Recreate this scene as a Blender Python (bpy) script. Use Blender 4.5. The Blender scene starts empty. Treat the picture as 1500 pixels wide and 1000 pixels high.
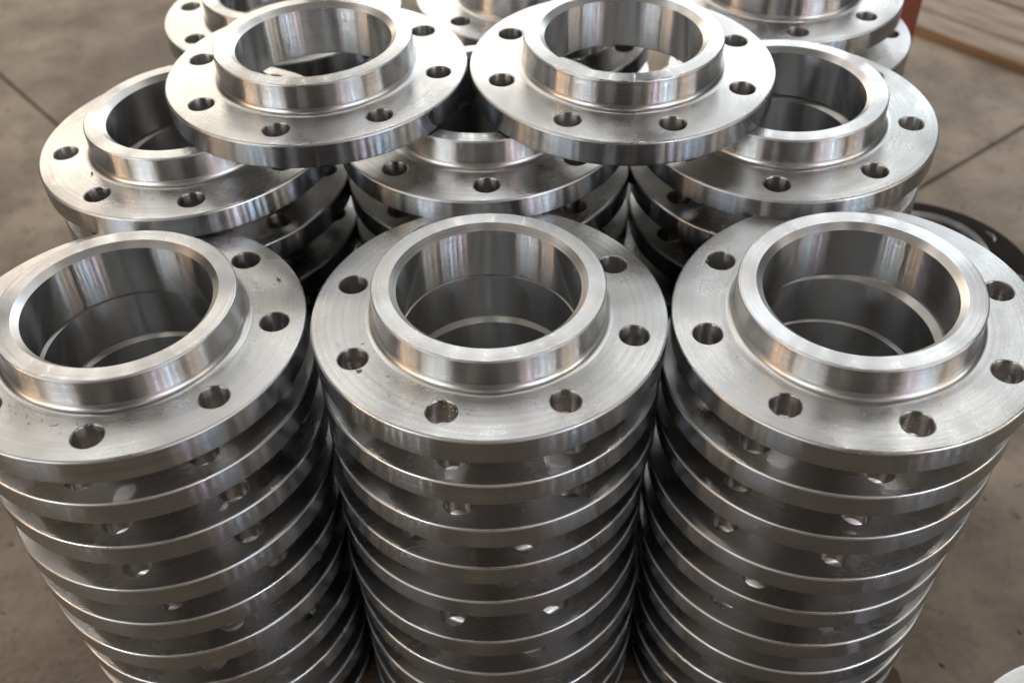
import bpy, bmesh, math, random
from mathutils import Vector, Matrix

random.seed(11)
scene = bpy.context.scene
R = 0.1425                 # flange radius in metres; layout numbers below are in flange radii
FLOOR = -4.9               # floor level, radii below the top face of the front middle flange
def M3(x, y, z):           # radii -> metres, floor at z = 0
    return Vector((x * R, y * R, (z - FLOOR) * R))

# ------------------------------------------------------------------ camera
cam = bpy.data.cameras.new('camera'); cam_ob = bpy.data.objects.new('camera', cam)
scene.collection.objects.link(cam_ob); scene.camera = cam_ob
pitch, roll = 0.7553, -0.0405
rt = Vector((1, 0, 0)); up = Vector((0, math.sin(pitch), math.cos(pitch))); fw = Vector((0, math.cos(pitch), -math.sin(pitch)))
cr, sr = math.cos(roll), math.sin(roll)
cx, cy = cr * rt + sr * up, -sr * rt + cr * up
mat = Matrix((cx, cy, -fw)).transposed().to_4x4(); mat.translation = M3(0.1193, -4.2107, 3.7079)
cam_ob.matrix_world = mat
cam.sensor_width = 36; cam.lens = 36 * 1460.9 / 1500; cam.clip_start = 0.02; cam.clip_end = 200
cam.dof.use_dof = True; cam.dof.focus_distance = 5.55 * R; cam.dof.aperture_fstop = 5.0

# ------------------------------------------------------------------ world and lamps
world = bpy.data.worlds.new('World'); scene.world = world; world.use_nodes = True
bg = world.node_tree.nodes['Background']
bg.inputs[0].default_value = (1.0, 0.96, 0.92, 1); bg.inputs[1].default_value = 0.03

def area(name, loc, target, sx, sy, radiance, col, shape='RECTANGLE'):
    l = bpy.data.lights.new(name, 'AREA'); l.shape = shape; l.size = sx; l.size_y = sy
    a = sx * sy * (math.pi / 4 if shape in ('DISK', 'ELLIPSE') else 1)
    l.energy = radiance * a * math.pi; l.color = col
    o = bpy.data.objects.new(name, l); scene.collection.objects.link(o)
    o.location = loc; o.rotation_euler = (Vector(target) - Vector(loc)).to_track_quat('-Z', 'Y').to_euler()
    return o
# open hall front beyond the stacks, five bays
for x, w, L, c in ((-6.2, 2.6, 2.2, (1, .84, .66)), (-3.1, 2.6, 2.8, (1, .92, .80)), (0.0, 2.6, 2.8, (.98, .98, .96)),
                   (3.1, 2.6, 3.0, (.92, .97, 1)), (6.2, 2.6, 3.0, (.80, .91, 1))):
    area('hall_window', (x, 8.5, 3.4), (x * .2, 0, .8), w, 5.0, L * .84, c)
# roof lights
for x, c in ((-5.4, (1, .94, .86)), (-2.7, (.98, .98, .95)), (0.0, (.96, .98, 1)), (2.7, (.95, .98, 1)), (5.4, (.86, .94, 1))):
    area('roof_light', (x, 4.4, 6.0), (x, 4.0, 0), 1.7, 4.0, 1.7, c)
for x, c in ((-4.5, (1, .88, .74)), (-1.5, (1, .95, .88)), (1.5, (1, .96, .92)), (4.5, (.88, .95, 1))):
    area('roof_light', (x, -4.4, 6.0), (x, -4.4, 0), 0.8, 1.6, 2.2, c)
# row of high-bay lamps
for i in range(11):
    area('bay_lamp', (-5.2 + i * .86, 0.9, 5.2), (-5.2 + i * .86, 0.9, 0), .17, .17, 55, (1, .98, .95), 'DISK')
# door and window openings in the wall behind the photographer, by bearing from straight behind (degrees)
for az, w, L, c in ((-80, .5, 5, (1, .66, .42)), (-74, .3, 6, (1, .74, .52)), (-68, .25, 6, (1, .84, .66)), (-59, .25, 6, (1, .95, .86)), (-54.5, .2, 8, (1, .97, .93)), (-50, .25, 9, (.92, .96, 1)),
                    (-45, .2, 8, (.84, .93, 1)), (-40.5, .22, 9, (.86, .94, 1)), (-35, .15, 6, (1, .9, .85)),
                    (27, .2, 4, (1, .80, .70)), (33, .35, 6, (.92, .82, .98)), (39.5, .22, 7, (1, .90, .95)), (45, .35, 9, (.70, .84, 1)), (51, .22, 9, (.80, .93, 1)), (56, .2, 7, (1, .97, .95)),
                    (66, .25, 5, (1, .86, .72)), (73, .3, 5, (1, .78, .60)), (80, .5, 4, (.9, .95, 1))):
    t = math.radians(az)
    area('rear_window', (7 * math.sin(t), -7 * math.cos(t), 2.9), (0, 0, .9), w, 2.8, L * 1.25, c)

vs = scene.view_settings
vs.view_transform = 'Standard'; vs.look = 'None'; vs.gamma = 1; vs.exposure = 0.28; vs.use_curve_mapping = False

# ------------------------------------------------------------------ materials
class NT:
    def __init__(s, name):
        s.m = bpy.data.materials.new(name); s.m.use_nodes = True; s.t = s.m.node_tree
        s.b = s.t.nodes['Principled BSDF']
    def n(s, typ, ins={}, **kw):
        o = s.t.nodes.new(typ)
        for k, v in kw.items(): setattr(o, k, v)
        for k, v in ins.items(): s.put(o.inputs[k], v)
        return o
    def put(s, sock, v):
        if hasattr(v, 'is_output') or isinstance(v, bpy.types.NodeSocket): s.t.links.new(v, sock)
        else: sock.default_value = v
    def math(s, op, a, b=0.0, clamp=False): return s.n('ShaderNodeMath', {0: a, 1: b}, operation=op, use_clamp=clamp).outputs[0]
    def noise(s, vec, scale, detail=3, rough=.5, w=None):
        o = s.n('ShaderNodeTexNoise', {'Scale': scale, 'Detail': detail, 'Roughness': rough}, noise_dimensions='4D' if w is not None else '3D')
        if vec is not None: s.put(o.inputs['Vector'], vec)
        if w is not None: s.put(o.inputs['W'], w)
        return o.outputs['Fac']
    def rng(s, v, a, b, c, d): return s.n('ShaderNodeMapRange', {0: v, 1: a, 2: b, 3: c, 4: d}).outputs[0]
    def mix(s, f, a, b, blend='MIX'):
        o = s.n('ShaderNodeMix', data_type='RGBA', blend_type=blend)
        s.put(o.inputs[0], f); s.put(o.inputs[6], a); s.put(o.inputs[7], b); return o.outputs[2]
    def bump(s, h, strength, dist):
        s.put(s.b.inputs['Normal'], s.n('ShaderNodeBump', {'Height': h, 'Strength': strength, 'Distance': dist}).outputs[0])

def steel(name, col, col2, r0, r1, aniso, groove=.04, spots=True, patch=False, tilt=0.0):
    k = NT(name); b = k.b
    tc = k.n('ShaderNodeTexCoord').outputs['Object']
    rnd = k.math('MULTIPLY', k.n('ShaderNodeObjectInfo').outputs['Random'], 97.0)
    sep = k.n('ShaderNodeSeparateXYZ', {0: tc})
    rad = k.math('SQRT', k.math('ADD', k.math('MULTIPLY', sep.outputs[0], sep.outputs[0]), k.math('MULTIPLY', sep.outputs[1], sep.outputs[1])))
    ring = k.n('ShaderNodeCombineXYZ', {0: k.math('MULTIPLY', rad, 480.0), 1: k.math('MULTIPLY', sep.outputs[2], 480.0), 2: 0.0}).outputs[0]
    g = k.noise(ring, 1.0, 3, .7, rnd)                     # turning marks
    big = k.noise(tc, 14.0, 4, .6, rnd)                    # oil film, handling
    fine = k.noise(tc, 160.0, 3, .6, rnd)
    rough = k.rng(big, .42, .58, r0, r1)
    rough = k.math('ADD', rough, k.math('MULTIPLY', k.math('SUBTRACT', g, .5), groove * 2))
    rough = k.math('ADD', rough, k.math('MULTIPLY', k.math('SUBTRACT', fine, .5), .04), True)
    c = k.mix(k.rng(big, .38, .66, 0, 1), (*col, 1), (*col2, 1))
    c = k.mix(k.rng(g, .38, .68, 0, .5), c, tuple(v * .72 for v in col2) + (1,))
    if patch:                                              # scratches from handling
        mp = k.n('ShaderNodeMapping', {0: tc, 2: (0, 0, .7), 3: (9, 420, 1)}).outputs[0]
        mp2 = k.n('ShaderNodeMapping', {0: tc, 2: (0, 0, 2.1), 3: (12, 500, 1)}).outputs[0]
        sc = k.math('MAXIMUM', k.rng(k.noise(mp, 1.0, 2, .5, rnd), .70, .74, 0, 1), k.rng(k.noise(mp2, 1.0, 2, .5, rnd), .70, .74, 0, 1))
        rough = k.math('ADD', rough, k.math('MULTIPLY', sc, .14))
        c = k.mix(k.math('MULTIPLY', sc, .25), c, (.85, .82, .78, 1))
    if spots:
        sp = k.noise(tc, 420.0, 2, .5, rnd)
        c = k.mix(k.math('MULTIPLY', k.rng(sp, .76, .80, 0, 1), .5), c, (.10, .085, .07, 1))
        stain = k.noise(tc, 38.0, 5, .65, k.math('ADD', rnd, 11.0))
        c = k.mix(k.math('MULTIPLY', k.rng(stain, .60, .75, 0, 1), .18), c, (.30, .27, .24, 1))
    tone = k.rng(k.n('ShaderNodeObjectInfo').outputs['Random'], 0, 1, .86, 1.04)   # each piece finished a little differently
    c = k.mix(1.0, c, k.n('ShaderNodeCombineColor', {0: tone, 1: tone, 2: tone}).outputs[0], 'MULTIPLY')
    k.put(b.inputs['Base Color'], c); k.put(b.inputs['Roughness'], rough)
    b.inputs['Metallic'].default_value = 1
    if aniso:
        b.inputs['Anisotropic'].default_value = aniso
        b.inputs['Anisotropic Rotation'].default_value = 0.25
        tan = k.n('ShaderNodeTangent', direction_type='RADIAL', axis='Z').outputs[0]
        k.put(b.inputs['Tangent'], tan)
    if tilt:                                               # microscopic turning grooves tilt the normal across the lay
        V = lambda op, a, c2: k.n('ShaderNodeVectorMath', {0: a, 1: c2}, operation=op).outputs[0]
        w1 = k.n('ShaderNodeTexWhiteNoise', {0: V('SCALE', tc, (0, 0, 0))}, noise_dimensions='3D')
        w1.inputs[0].links[0].from_node.inputs['Scale'].default_value = 71123.0
        sw = k.n('ShaderNodeSeparateColor', {0: w1.outputs['Color']})
        tri = k.math('SUBTRACT', k.math('ADD', sw.outputs[0], sw.outputs[1]), 1.0)
        nn = k.n('ShaderNodeNewGeometry').outputs['Normal']
        bt = k.n('ShaderNodeVectorMath', {0: V('CROSS_PRODUCT', nn, tan)}, operation='SCALE')
        k.put(bt.inputs['Scale'], k.math('MULTIPLY', tri, tilt))
        k.put(b.inputs['Normal'], V('NORMALIZE', V('ADD', nn, bt.outputs[0]), (0, 0, 0)))
    pass
    return k.m
M_STEEL = steel('machined_steel', (.72, .71, .70), (.64, .63, .62), .17, .23, .85, groove=.06, tilt=.80)
M_PLATE = steel('turned_steel_face', (.70, .685, .66), (.585, .57, .55), .24, .34, .85, groove=.07, patch=True, tilt=.28)
M_RIM = steel('turned_steel_rim', (.47, .49, .52), (.39, .405, .43), .13, .20, .85, groove=.05, tilt=.65)  # same steel, base darkened and cooled to stand in for dim reflections on rims
M_BORE = steel('bored_steel', (.76, .76, .76), (.70, .70, .70), .16, .22, .85, spots=False, tilt=.80)
M_BEVEL = steel('bevelled_steel', (.78, .75, .71), (.72, .69, .66), .30, .36, .3, spots=False)
M_EDGE = steel('highlight_edge_steel', (.92, .91, .90), (.62, .61, .60), .26, .44, 0)  # chamfered edges, near-white base paints in part of their highlight line
M_FILLET = steel('polished_fillet_steel', (.76, .74, .71), (.70, .68, .65), .30, .36, .4, spots=False)
M_HOLE = steel('drilled_steel', (.52, .50, .48), (.46, .44, .42), .28, .38, .9, spots=False)


def m_floor():
    k = NT('concrete'); b = k.b
    tc = k.n('ShaderNodeTexCoord').outputs['Object']
    a = k.noise(tc, 1.9, 6, .62); f = k.noise(tc, 75, 4, .7); s = k.noise(tc, 6, 7, .68); t = k.noise(tc, 17, 5, .65); p = k.noise(tc, 34, 3, .6)
    c = k.mix(k.rng(a, .40, .60, 0, 1), (.35, .275, .198, 1), (.14, .105, .073, 1))
    c = k.mix(k.math('MULTIPLY', k.rng(s, .47, .62, 0, 1), .62), c, (.135, .105, .078, 1))
    c = k.mix(k.math('MULTIPLY', k.rng(t, .57, .70, 0, 1), .5), c, (.10, .078, .06, 1))
    c = k.mix(k.math('MULTIPLY', k.rng(p, .62, .69, 0, 1), .75), c, (.07, .055, .042, 1))
    c = k.mix(k.math('MULTIPLY', k.rng(f, .35, .65, 0, 1), .25), c, (.38, .315, .245, 1))
    k.put(b.inputs['Base Color'], c); k.put(b.inputs['Roughness'], k.rng(s, .3, .7, .62, .85))
    k.bump(k.math('ADD', f, t), .3, .002)
    return k.m
M_FLOOR = m_floor()

def simple(name, c1, c2, scale, rough, metallic=0, stretch=None, bump=.2):
    k = NT(name); tc = k.n('ShaderNodeTexCoord').outputs['Object']
    if stretch: tc = k.n('ShaderNodeMapping', {0: tc, 3: stretch}).outputs[0]
    n = k.noise(tc, scale, 5, .62)
    k.put(k.b.inputs['Base Color'], k.mix(k.rng(n, .3, .7, 0, 1), (*c1, 1), (*c2, 1)))
    k.put(k.b.inputs['Roughness'], k.rng(n, .3, .7, rough - .08, rough + .08)); k.b.inputs['Metallic'].default_value = metallic
    k.bump(n, bump, .003); return k.m
M_SCALE = simple('mill_scale_steel', (.010, .008, .007), (.03, .022, .017), 40, .85)
M_SCALE.node_tree.nodes['Principled BSDF'].inputs['Specular IOR Level'].default_value = .12
M_JOINT = simple('joint_grit', (.06, .046, .036), (.11, .085, .065), 60, .9)
M_WOOD = simple('weathered_timber', (.50, .38, .28), (.15, .105, .075), 5, .75, stretch=(1, 14, 14))
M_WOOD2 = simple('fresh_cut_timber', (.52, .31, .15), (.27, .16, .085), 6, .7, stretch=(1, 14, 14))
M_PALLET = simple('pallet_timber', (.20, .13, .08), (.12, .075, .05), 8, .8, stretch=(2, 12, 12))
M_RED = simple('red_paint', (.43, .115, .07), (.24, .065, .042), 16, .6)
M_CHIP = simple('dark_chip_steel', (.10, .085, .07), (.2, .17, .14), 200, .4, 1)
M_SWARF = simple('bright_swarf', (.75, .72, .68), (.6, .57, .53), 200, .35, 1)

# ------------------------------------------------------------------ helpers
def link(name, mesh, parent=None, **props):
    o = bpy.data.objects.new(name, mesh); scene.collection.objects.link(o)
    if parent is not None: o.parent = parent
    for p, v in props.items(): o[p] = v
    return o
def mesh_from(name, verts, faces, m, sharp=math.radians(28)):
    me = bpy.data.meshes.new(name); me.from_pydata(verts, [], faces); me.update()
    bm = bmesh.new(); bm.from_mesh(me); bmesh.ops.remove_doubles(bm, verts=bm.verts, dist=1e-6)
    bmesh.ops.recalc_face_normals(bm, faces=bm.faces)
    for f in bm.faces: f.smooth = True
    for e in bm.edges:
        if len(e.link_faces) == 2 and e.calc_face_angle(0) > sharp: e.smooth = False
    bm.to_mesh(me); bm.free(); me.materials.append(m); return me
def bevel_box(name, sx, sy, sz, m, bev=.003, base=True):
    bm = bmesh.new(); bmesh.ops.create_cube(bm, size=1)
    for v in bm.verts: v.co = Vector((v.co.x * sx, v.co.y * sy, (v.co.z + (.5 if base else 0)) * sz))
    if bev: bmesh.ops.bevel(bm, geom=list(bm.edges), offset=bev, segments=2, affect='EDGES')
    me = bpy.data.meshes.new(name); bm.to_mesh(me); bm.free(); me.materials.append(m); return me

# ------------------------------------------------------------------ the floor: slabs parted by two saw-cut joints
floor = link('floor', bevel_box('floor', 40, 40, .05, M_JOINT, 0), kind='structure'); floor.location.z = -.062
JA = (Vector((-8.96 * R, 12.52 * R, 0)), Vector((.655, -.755, 0)))     # joint seen on the left
JB = (Vector((6.72 * R, 8.24 * R, 0)), Vector((.815, .58, 0)))          # joint seen on the right
GAP = .0055
for sa in (1, -1):
    for sb in ((1, -1) if sa == 1 else (0,)):
        bm = bmesh.new(); bmesh.ops.create_cube(bm, size=1)
        for v in bm.verts: v.co = Vector((v.co.x * 40, v.co.y * 40, -.004 if v.co.z > 0 else -.03)) + Vector((0, 0, .004))
        for (p, d), s in ((JA, sa), (JB, sb)):
            if not s: continue
            nrm = Vector((-d.y, d.x, 0)).normalized() * s
            g = bmesh.ops.bisect_plane(bm, geom=bm.verts[:] + bm.edges[:] + bm.faces[:], plane_co=p + nrm * GAP * .5, plane_no=nrm, clear_inner=True)
            bmesh.ops.edgeloop_fill(bm, edges=[e for e in g['geom_cut'] if isinstance(e, bmesh.types.BMEdge)])
        bmesh.ops.recalc_face_normals(bm, faces=bm.faces)
        sh = [e for e in bm.edges if all(abs(v.co.z) < 1e-5 for v in e.verts)]
        bmesh.ops.bevel(bm, geom=sh, offset=.003, segments=2, affect='EDGES')
        me = bpy.data.meshes.new('concrete_slab'); bm.to_mesh(me); bm.free(); me.materials.append(M_FLOOR)
        o = link('concrete_slab', me, floor); o.location.z = .062

# ------------------------------------------------------------------ flange meshes (in metres, origin at plate top centre)
T, HH, RB, RH, RBORE, RHOLE = .1674, .2035, .826, .6464, .5115, .080
NSEC, NSEG = 8, 18
def polar(r, a, z): return (r * math.cos(a) * R, r * math.sin(a) * R, z * R)
RIN = .696                                            # foot of the hub fillet
def plate_mesh():
    V, F = [], []
    def add(v): V.append(v); return len(V) - 1
    hw = math.pi / NSEC
    for s in range(NSEC):
        a0 = s * 2 * hw
        for z, flip, rin, rout, rh in ((0.0, False, RIN, .984, RHOLE + .009), (-T, True, RBORE + .012, .990, RHOLE + .004)):
            bd = []
            for i in range(NSEG): bd.append((rout, -hw + 2 * hw * i / NSEG))
            for i in range(5): bd.append((rout + (rin - rout) * i / 5, hw))
            for i in range(NSEG): bd.append((rin, hw - 2 * hw * i / NSEG))
            for i in range(5): bd.append((rin + (rout - rin) * i / 5, -hw))
            outer, inner = [], []
            for r, a in bd:
                x, y = r * math.cos(a), r * math.sin(a); th = math.atan2(y, x - RB)
                hx, hy = RB + rh * math.cos(th), rh * math.sin(th)
                ca, sa = math.cos(a0), math.sin(a0)
                outer.append(add(((x * ca - y * sa) * R, (x * sa + y * ca) * R, z * R)))
                inner.append(add(((hx * ca - hy * sa) * R, (hx * sa + hy * ca) * R, z * R)))
            n = len(bd)
            for i in range(n):
                q = [outer[i], outer[(i + 1) % n], inner[(i + 1) % n], inner[i]]
                F.append(q[::-1] if flip else q)
    prof = [(.984, 0)] + [(.984 + .016 * math.sin(a), -.016 + .016 * math.cos(a)) for a in (.39, .79, 1.18, 1.57)] + [(1, -T + .012), (.990, -T)]
    N = NSEC * NSEG; rows = []
    for r, z in prof: rows.append([add(polar(r, -hw + 2 * math.pi * i / N, z)) for i in range(N)])
    for a, b in zip(rows, rows[1:]):
        for i in range(N): F.append([a[i], b[i], b[(i + 1) % N], a[(i + 1) % N]])
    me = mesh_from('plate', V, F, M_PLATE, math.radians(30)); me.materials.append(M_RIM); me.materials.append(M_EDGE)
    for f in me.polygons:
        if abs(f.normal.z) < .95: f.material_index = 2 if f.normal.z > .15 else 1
    return me
def lathe(name, prof, m, n=144, sharp=28):
    V, F = [], []
    for r, z in prof:
        for i in range(n): V.append(polar(r, 2 * math.pi * i / n, z))
    for j in range(len(prof) - 1):
        for i in range(n):
            F.append([j * n + i, j * n + (i + 1) % n, (j + 1) * n + (i + 1) % n, (j + 1) * n + i])
    return mesh_from(name, V, F, m, math.radians(sharp))
fil = []
fr = .044; fx = .652 + fr
for i in range(9):
    a = math.pi * 1.5 - math.pi * .5 * i / 8
    fil.append((fx + fr * math.cos(a), fr + fr * math.sin(a)))
fil[0] = (RIN, 0)
ME_PLATE = plate_mesh()
ME_HUB = lathe('hub', fil + [(.6475, HH - .0125)] + [(.6355 + .012 * math.cos(a), HH - .012 + .012 * math.sin(a)) for a in (.39, .79, 1.18, 1.57)] + [(.548, HH)], M_STEEL)
ME_HUB.materials.append(M_FILLET); ME_HUB.materials.append(M_EDGE)
for f in ME_HUB.polygons:
    if f.center.z < fr * R: f.material_index = 1
    elif .15 < f.normal.z < .95 and f.center.z > .1 * R: f.material_index = 2
ME_BEVEL = lathe('bevel', [(.548, HH), (RBORE, HH - .034)], M_BEVEL)
ME_BORE = lathe('bore', [(RBORE, HH - .034), (RBORE, -.02), (RBORE, -T + .012), (RBORE + .012, -T)], M_BORE)
def hole_mesh():
    V, F, n = [], [], 40
    prof = [(RHOLE + .009, 0), (RHOLE + .0045, -.0015), (RHOLE + .0013, -.005), (RHOLE, -.010), (RHOLE, -T + .004), (RHOLE + .004, -T)]
    for r, z in prof:
        for i in range(n): V.append(polar(r, 2 * math.pi * i / n, z))
    for j in range(len(prof) - 1):
        for i in range(n): F.append([j * n + i, j * n + (i + 1) % n, (j + 1) * n + (i + 1) % n, (j + 1) * n + i])
    return mesh_from('bolt_hole', V, F, M_HOLE)
ME_HOLE = hole_mesh()

def flange(x, y, z, th, label, tilt=(0, 0), group='steel flanges stacked in columns', holes=True):
    e = link('pipe_flange', None, label=label, category='flange', group=group)
    e.empty_display_size = .02
    n = Vector((tilt[0], tilt[1], 1)).normalized()
    q = Vector((0, 0, 1)).rotation_difference(n)
    mm = q.to_matrix().to_4x4() @ Matrix.Rotation(th, 4, 'Z'); mm.translation = M3(x, y, z); e.matrix_world = mm
    link('plate', ME_PLATE, e)
    h = link('hub', ME_HUB, e)
    link('bevel', ME_BEVEL, h); link('bore', ME_BORE, h)
    if holes:
        for i in range(8):
            o = link('bolt_hole', ME_HOLE, e); a = i * math.pi / 4
            o.location = (RB * R * math.cos(a), RB * R * math.sin(a), 0); o.rotation_euler.z = a
    return e

P = T + HH
ORD = ['top', 'second', 'third', 'fourth', 'fifth', 'sixth', 'seventh', 'eighth', 'ninth', 'tenth']
NLEV = 10
stacks = {
 'front left':   dict(c=(-2.039, -.028, 0), th=.0269, tilt=(.027, .022), off=[(0, 0), (-.014, .037), (-.006, .035), (-.011, .007), (-.019, .013), (-.03, .019), (-.013, .021)]),
 'front middle': dict(c=(0, 0, 0), th=-.3074, tilt=(.021, .017), off=[(0, 0), (-.009, .031), (-.014, .018), (-.045, .028), (-.055, .048), (-.062, -.003), (-.042, -.018), (-.046, -.021)]),
 'front right':  dict(c=(2.014, -.145, -.003), th=.1039, tilt=(-.044, -.016), off=[(0, 0), (-.03, .017), (-.030, .036), (-.060, .018), (-.070, .037), (-.075, .038), (-.055, .054), (-.06, .069)]),
 'second row left':   dict(c=(-2.012, 1.777, .142), th=.2114, tilt=(-.016, .010), off=[(0, 0), (.03, .03), (.04, .02), (-.02, .0)]),
 'second row middle': dict(c=(-.016, 1.833, .147), th=.0212, tilt=(-.004, -.001), off=[(0, 0), (.02, .02), (.03, .0), (.02, .03)]),
 'second row right':  dict(c=(2.017, 1.711, .149), th=-.2638, tilt=(-.02, -.018), off=[(0, 0), (-.02, .03), (0, .01), (-.03, .03)]),
 'back row left':   dict(c=(-1.71, 3.98, 0.0), th=-2.489, tilt=(0, 0), off=[(0, 0), (.02, -.02)]),
 'back row middle': dict(c=(.42, 4.05, .05), th=-2.405, tilt=(0, 0), off=[(0, 0), (.02, -.02)]),
 'back row right':  dict(c=(2.46, 3.80, .10), th=-1.618, tilt=(0, 0), off=[(0, 0), (.14, -.02)]),
}
WHERE = {
 'front left': 'the front left stack, cut by the picture edge', 'front middle': 'the front middle stack', 'front right': 'the front right stack',
 'second row left': 'the left stack of the second row', 'second row middle': 'the middle stack of the second row', 'second row right': 'the right stack of the second row',
 'back row left': 'the back row stack at upper left', 'back row middle': 'the back row stack at top centre', 'back row right': 'the back row stack beside the red post'}
rg = random.Random(5)
for nm, s in stacks.items():
    x0, y0, z0 = s['c']; ox = oy = 0
    for k in range(NLEV):
        if k < len(s['off']): ox, oy = s['off'][k]
        else: ox += rg.uniform(-.012, .012); oy += rg.uniform(-.015, .015)
        tl = s['tilt'] if k == 0 else tuple(v * .5 + rg.uniform(-.008, .008) for v in s['tilt'])
        th = s['th'] if k == 0 else rg.uniform(0, .785)
        if k == 0: lab = 'bright machined steel flange on top of ' + WHERE[nm]
        else: lab = ORD[k] + ' steel flange from the top in ' + WHERE[nm]
        flange(x0 + ox, y0 + oy, z0 - P * k, th, lab, tl, holes=(k < 9 if 'front' in nm else k < 4))
flange(-1.102, 1.935, .519, -.1947, 'raised steel flange bridging the left and middle stacks of the second row', (0, .014), 'raised flanges bridging two stacks')
flange(.916, 1.826, .529, .2750, 'raised steel flange bridging the middle and right stacks of the second row', (.017, -.008), 'raised flanges bridging two stacks')
zs = -P * (NLEV - 1) - T           # underside of the front stacks

# short stacks standing on the floor at the right
def short_stack(x, y, ztop, lab_top, lab, dark=False):
    n = int((ztop - T - FLOOR) / P)
    for k in range(n + 1):
        z = ztop - P * k
        e = flange(x + (rg.uniform(-.02, .02) if k else 0), y, z, rg.uniform(0, .7), lab_top if k == 0 else ORD[k] + lab, group='flanges in low stacks at the right', holes=k < 2)
        if dark and k == 0:
            for c in e.children:
                if c.name.startswith('hub'):
                    me = ME_HUB.copy(); c.data = me
                    for i in range(3): me.materials[i] = M_SCALE
                if c.name.startswith('plate'):
                    me = ME_PLATE.copy(); me.materials[0] = M_SCALE; me.materials[1] = M_SCALE; me.materials[2] = M_SCALE; c.data = me
    # packing block under the stack
    h = (z - T - FLOOR) * R
    b = link('packing_block', bevel_box('packing_block', 1.2 * R, 1.2 * R, h, M_PALLET, .003), label='timber packing block under the low flange stack ' + ('behind the front right stack' if dark else 'at lower right'), category='timber block')
    b.location = M3(x, y, FLOOR)
short_stack(3.76, 2.62, -2.0, 'dark unmachined steel flange behind the front right stack', ' flange down in the low stack behind the front right stack', True)
short_stack(3.72, -1.90, -2.5, 'pale steel flange cut off at the lower right corner', ' flange down in the low stack at lower right')

# ------------------------------------------------------------------ pallet under the stacks
pal = link('timber_pallet', None, label='brown timber pallet carrying the flange stacks', category='pallet')
pal.location = M3(0, 1.9, FLOOR)
PT = zs                                                     # pallet top level
x0, x1, y0, y1 = -2.98, 3.0, -1.0, 4.9
bw = .62
nb = int((y1 - y0) / (bw + .06))
me_b = bevel_box('deck_board', (x1 - x0) * R, bw * R, .15 * R, M_PALLET)
for i in range(nb):
    yy = y0 + bw / 2 + i * (y1 - y0 - bw) / (nb - 1)
    o = link('deck_board', me_b, pal); o.location = M3((x0 + x1) / 2, yy, PT - .15) - pal.location
me_s = bevel_box('stringer', .4 * R, (y1 - y0) * R, (PT - .152 - FLOOR) * R, M_PALLET)
for xx in (x0 + .25, (x0 + x1) / 2, x1 - .25):
    o = link('stringer', me_s, pal); o.location = M3(xx, (y0 + y1) / 2, FLOOR) - pal.location
for nm, s in stacks.items():                                # packing under the taller stacks
    h = s['c'][2] - P * (NLEV - 1) - T - PT
    if h > .02:
        o = link('packing_board', bevel_box('packing_board', 1.3 * R, 1.3 * R, (h - .004) * R, M_PALLET, .001), pal)
        o.location = M3(s['c'][0], s['c'][1], PT + .002) - pal.location

# ------------------------------------------------------------------ red post and timber planks
post = link('steel_post', None, label='red painted steel post behind the back right stack', category='post')
post.location = M3(4.10, 5.12, FLOOR)
bm = bmesh.new(); bmesh.ops.create_cube(bm, size=1)
for v in bm.verts: v.co = Vector((v.co.x * .29 * R, v.co.y * .29 * R, .008 + (v.co.z + .5) * 6.2 * R))
bmesh.ops.bevel(bm, geom=[e for e in bm.edges if abs(e.verts[0].co.z - e.verts[1].co.z) > .1], offset=.006, segments=3, affect='EDGES')
me = bpy.data.meshes.new('tube'); bm.to_mesh(me); bm.free(); me.materials.append(M_RED); link('tube', me, post)
link('base_plate', bevel_box('base_plate', .8 * R, .8 * R, .008, M_RED, .002), post)

u = Vector((.64, -.77, 0)).normalized(); nrm = Vector((.77, .64, 0)).normalized()
edge = Vector((7.73, 12.57, 0))
wid = [.62, .50, .66, .55, .7]
pos = 0.0
PL = ['timber plank with an orange edge at upper right, nearest the flanges', 'second weathered timber plank from the orange edged one, upper right', 'third weathered timber plank from the orange edged one, upper right', 'fourth weathered timber plank from the orange edged one, upper right', 'farthest weathered timber plank at the upper right corner']
for i, w in enumerate(wid):
    c = edge + nrm * (pos + w / 2) + u * (1.5 + rg.uniform(-.25, .25) * (i > 0))
    th = .17 + rg.uniform(-.02, .03)
    me = bevel_box('timber_plank', 6.6 * R, w * R, th * R, M_WOOD, .002)
    me.materials.append(M_WOOD2)
    if i == 0:
        for f in me.polygons:
            if f.normal.y < -.5 or f.normal.x < -.5 or (f.normal.z > .5 and f.center.y < -w * R * .45): f.material_index = 1
    o = link('timber_plank', me, label=PL[i], category='plank', group='timber planks lying on the floor')
    o.location = M3(c.x, c.y, FLOOR) + Vector((0, 0, .001)); o.rotation_euler.z = math.atan2(u.y, u.x)
    pos += w + rg.uniform(.03, .07)

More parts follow.
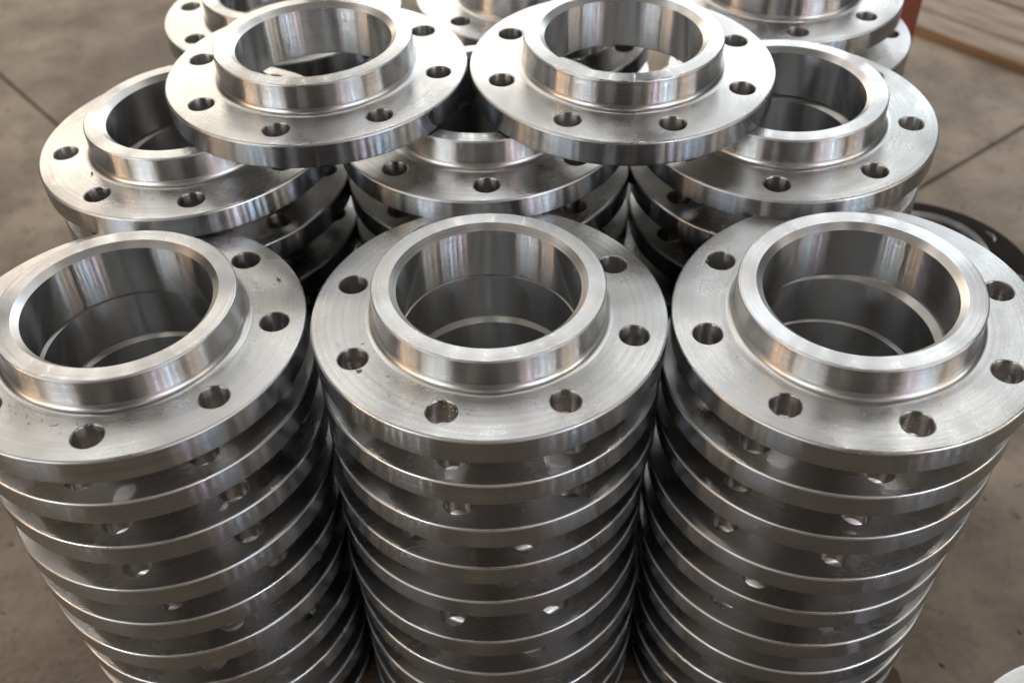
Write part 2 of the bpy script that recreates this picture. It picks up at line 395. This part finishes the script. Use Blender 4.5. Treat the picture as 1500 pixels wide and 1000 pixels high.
# ------------------------------------------------------------------ chips and swarf lying on the flanges
def on_plate(x, y, nm):
    s = stacks[nm]; c = s['c']; t = s['tilt']
    return M3(c[0] + x, c[1] + y, c[2] - t[0] * x - t[1] * y)
def chip_mesh(L, wd, curl, m, th=.0004):
    V, F, n = [], [], 8
    for i in range(n + 1):
        a = curl * (i / n - .5); r = L / max(curl, .2)
        taper = wd * (1 - .7 * abs(i / n * 2 - 1) ** 2)
        x, y, z = r * math.sin(a), r * (1 - math.cos(a)), th + .35 * taper * math.sin(i * 1.1)
        V += [(x, y - taper / 2, max(z, th)), (x, y + taper / 2, max(z, th) + taper * .25), (x, y + taper / 2, max(z, th) + taper * .25 + th), (x, y - taper / 2, max(z, th) + th)]
    for i in range(n):
        for j in range(4):
            F.append([i * 4 + j, i * 4 + (j + 1) % 4, i * 4 + 4 + (j + 1) % 4, i * 4 + 4 + j])
    F += [[3, 2, 1, 0], [n * 4 + j for j in range(4)]]
    me = bpy.data.meshes.new('metal_chip'); me.from_pydata(V, [], F); me.materials.append(m); return me
chips = [('front left', .79, .40, .0062, 1.6, -.9, 'dark curled metal chip on the front left flange, right of its hub'),
         ('front middle', -.69, -.48, .0050, 1.2, .3, 'dark metal chip on the front middle flange, lower left'),
         ('front right', -.72, .52, .0050, 1.2, .6, 'dark metal chip on the front right flange, above a bolt hole'),
         ('second row left', -.55, -.45, .0045, 1.0, 1.6, 'dark metal chip on the left second row flange between two bolt holes')]
for nm, x, y, L, curl, rz, lab in chips:
    o = link('metal_chip', chip_mesh(L, .0016, curl, M_CHIP), label=lab, category='metal chip', group='loose dark metal chips')
    o.location = on_plate(x, y, nm); o.rotation_euler.z = rz
V, F = [], []
for nm, cnt, ang, spread in (('front left', 60, -1.75, .35), ('front middle', 55, -1.75, .40), ('front right', 16, -1.5, .9), ('second row left', 10, -1.4, .5), ('second row middle', 8, -1.5, .6)):
    for _ in range(cnt):
        a = rg.gauss(ang, spread); r = .735 + abs(rg.gauss(0, .05)); s = rg.uniform(.0003, .0008)
        p = on_plate(r * math.cos(a), r * math.sin(a), nm); b = len(V); q = rg.uniform(0, 3.1)
        ax = Vector((math.cos(q), math.sin(q), 0)) * s * rg.uniform(1, 2.2); ay = Vector((-math.sin(q), math.cos(q), 0)) * s
        V += [p + ax + Vector((0, 0, .0002)), p + ay + Vector((0, 0, .0002)), p - ax + Vector((0, 0, .0002)), p - ay + Vector((0, 0, .0002)), p + Vector((0, 0, s * .9))]
        F += [[b, b + 1, b + 4], [b + 1, b + 2, b + 4], [b + 2, b + 3, b + 4], [b + 3, b, b + 4]]
for _ in range(420):                                        # litter on the concrete at both sides
    sd = rg.choice((-1, 1)); x = sd * rg.uniform(3.3, 10); y = rg.uniform(-.5, 13); sz = rg.uniform(.0008, .0035)
    p = M3(x, y, FLOOR); b = len(V); q = rg.uniform(0, 3.1)
    ax = Vector((math.cos(q), math.sin(q), 0)) * sz * rg.uniform(1, 2.5); ay = Vector((-math.sin(q), math.cos(q), 0)) * sz
    V += [p + ax, p + ay, p - ax, p - ay, p + Vector((0, 0, sz * .6))]
    F += [[b, b + 1, b + 4], [b + 1, b + 2, b + 4], [b + 2, b + 3, b + 4], [b + 3, b, b + 4]]
NSW = len(F) - 420 * 4
me = bpy.data.meshes.new('swarf'); me.from_pydata([tuple(v) for v in V], [], F); me.materials.append(M_SWARF); me.materials.append(M_CHIP)
for f in me.polygons:
    if f.index >= NSW: f.material_index = 1
link('swarf', me, kind='stuff', label='fine metal swarf sprinkled on the flange plates and the floor', category='swarf')
